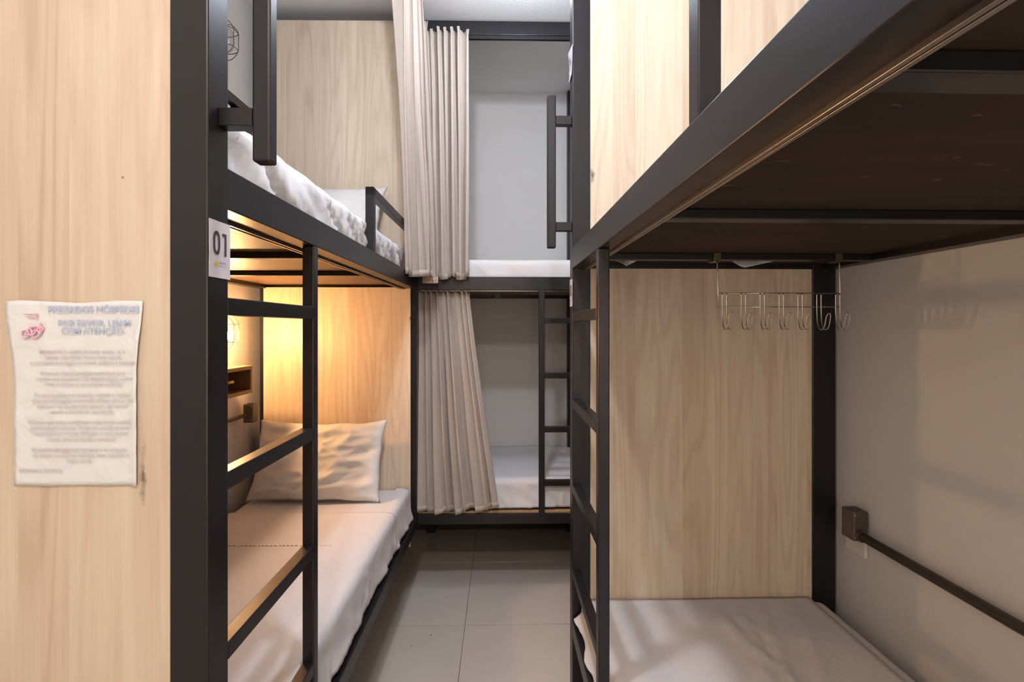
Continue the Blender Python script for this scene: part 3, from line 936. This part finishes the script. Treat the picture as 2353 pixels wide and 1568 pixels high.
# ---------------------------------------------------------------- conduits
def conduit_line(fr, name, uw, uc, zc, v0, vb0, vb1, zb0, zb1, rad, label, plate=None):
    r = root(name, fr, (uc, (v0 + vb1) / 2, zc), label, 'conduit')
    tube('pipe', [[(uc, v0, zc), (uc, vb0 - 0.002, zc)]], rad, M['conduit'], r, n=16)
    s = 1 if uw > 0 else -1
    dep = 0.052
    bm = bmesh.new(); bm_box(bm, (uw - s * dep, vb0, zb0), (uw - s * .001, vb1, zb1), 0.005)
    o = finish('junction_box', mesh_of(bm, 'jb'), M['conduit_box'], r)
    bm = bmesh.new(); bm_tube(bm, [(uc, vb0 - .012, zc), (uc, vb0 + .001, zc)], rad * 1.35, 16)
    c = finish('collar', mesh_of(bm, 'collar'), M['conduit_box'], r, smooth=False)
    bm = bmesh.new()
    bmesh.ops.create_cone(bm, cap_ends=True, segments=20, radius1=.017, radius2=.017, depth=.003, matrix=Matrix.Translation((uw - s * .027, (vb0 + vb1) / 2, zb1 + .0012)))
    finish('cap', mesh_of(bm, 'cap'), M['conduit'], r)
    for zz in (zb0 + .012, zb1 - .012):
        bm = bmesh.new()
        bmesh.ops.create_uvsphere(bm, u_segments=10, v_segments=6, radius=.003, matrix=Matrix.Translation((uw - s * (dep - .006), vb0, zz)))
        finish('screw', mesh_of(bm, 'screw'), M['chrome'], r)
    return r
conduit_line(FL, 'electrical_conduit', -1.366, -1.345, 1.0475, 0.93, 2.69, 2.745, 1.004, 1.100, 0.0095, 'grey conduit with junction box on the wall beside the lower left pillow')
conduit_line(FR, 'electrical_conduit', 1.236, 1.207, 0.806, -0.12, 1.690, 1.752, 0.786, 0.884, 0.0145, 'thick dark conduit with junction box running along the right wall')
tag(box('cover_plate', (1.229, 1.70, 0.722), (1.241, 1.795, 0.812), M['white_plastic'], None, FR, .002),
    'small cream blanking plate on the right wall under the junction box', 'plate')

# ---------------------------------------------------------------- hook rack under the right bunk
rk = root('hook_rack', FR, (0.88, 1.6, 1.58), 'chrome wire over bar rack with seven double hooks under the right bunk', 'hook rack')
V0 = 1.598
tube('rod', [[(0.686, V0, 1.606), (1.080, V0, 1.606)]], 0.0017, M['chrome'], rk)
tube('rod', [[(0.686, V0, 1.563), (1.080, V0, 1.563)]], 0.0017, M['chrome'], rk)
for u in (0.689, 1.077):
    tube('hanger_wire', [[(u, V0 + .001, 1.561), (u - .001, V0, 1.61), (u - .003, V0, 1.70), (u - .003, V0, 1.707)]], 0.0022, M['chrome'], rk)
    boxes('clip', [((u - .0125, 1.6000, 1.7075), (u + .0095, 1.6050, 1.7325)), ((u - .0125, 1.6000, 1.7055), (u + .0095, 1.6450, 1.7105))], M['clip'], rk, None, .0004)
    bm = bmesh.new()
    bmesh.ops.create_cone(bm, cap_ends=True, segments=12, radius1=.003, radius2=.002, depth=.003, matrix=Matrix.Translation((u, 1.5990, 1.722)) @ Matrix.Rotation(math.pi / 2, 4, 'X'))
    finish('rivet', mesh_of(bm, 'rivet'), M['chrome'], rk)
hook0 = None
for i in range(7):
    u = 0.702 + i * 0.0600
    if hook0 is None:
        w = 0.0068
        side = lambda s: [(s * w, 0, 0.026), (s * w, 0, -.02), (s * w, -.003, -.062), (s * w, -.012, -.083), (s * w, -.026, -.0875), (s * w, -.038, -.078), (s * w, -.046, -.052)]
        pth = smooth_path(side(-1)) + smooth_path([(-w, -.046, -.052), (-w * .7, -.049, -.042), (0, -.050, -.038), (w * .7, -.049, -.042), (w, -.046, -.052)])[1:-1] + smooth_path(side(1))[::-1]
        bm = bmesh.new(); bm_tube(bm, pth, 0.0016, 7)
        me = mesh_of(bm, 'hook'); me.materials.append(M['chrome'])
        for p in me.polygons: p.use_smooth = True
        hook0 = me
    h = bpy.data.objects.new('hook', hook0); COL.objects.link(h); h.parent = rk
    h.location = (u + .005 - 0.88, V0 - .003 - 1.6, 1.58 - 1.58)

# every helper property off the objects again
for o in bpy.data.objects:
    if 'org' in o: del o['org']

GROUPS = {'bunk_bed': 'black steel bunk beds', 'mattress': 'sheeted mattresses on the bunk beds', 'pillow': 'white pillows on the left bunk',
          'curtain': 'beige bunk curtains', 'number_sign': 'number cards on the bunk posts', 'wall_lamp': 'caged lamps on the left wall',
          'niche_shelf': 'niche boxes on the left wall', 'electrical_conduit': 'wall conduits with junction boxes'}
for o in bpy.data.objects:
    k = o.name.split('.')[0]
    if o.parent is None and k in GROUPS: o['group'] = GROUPS[k]
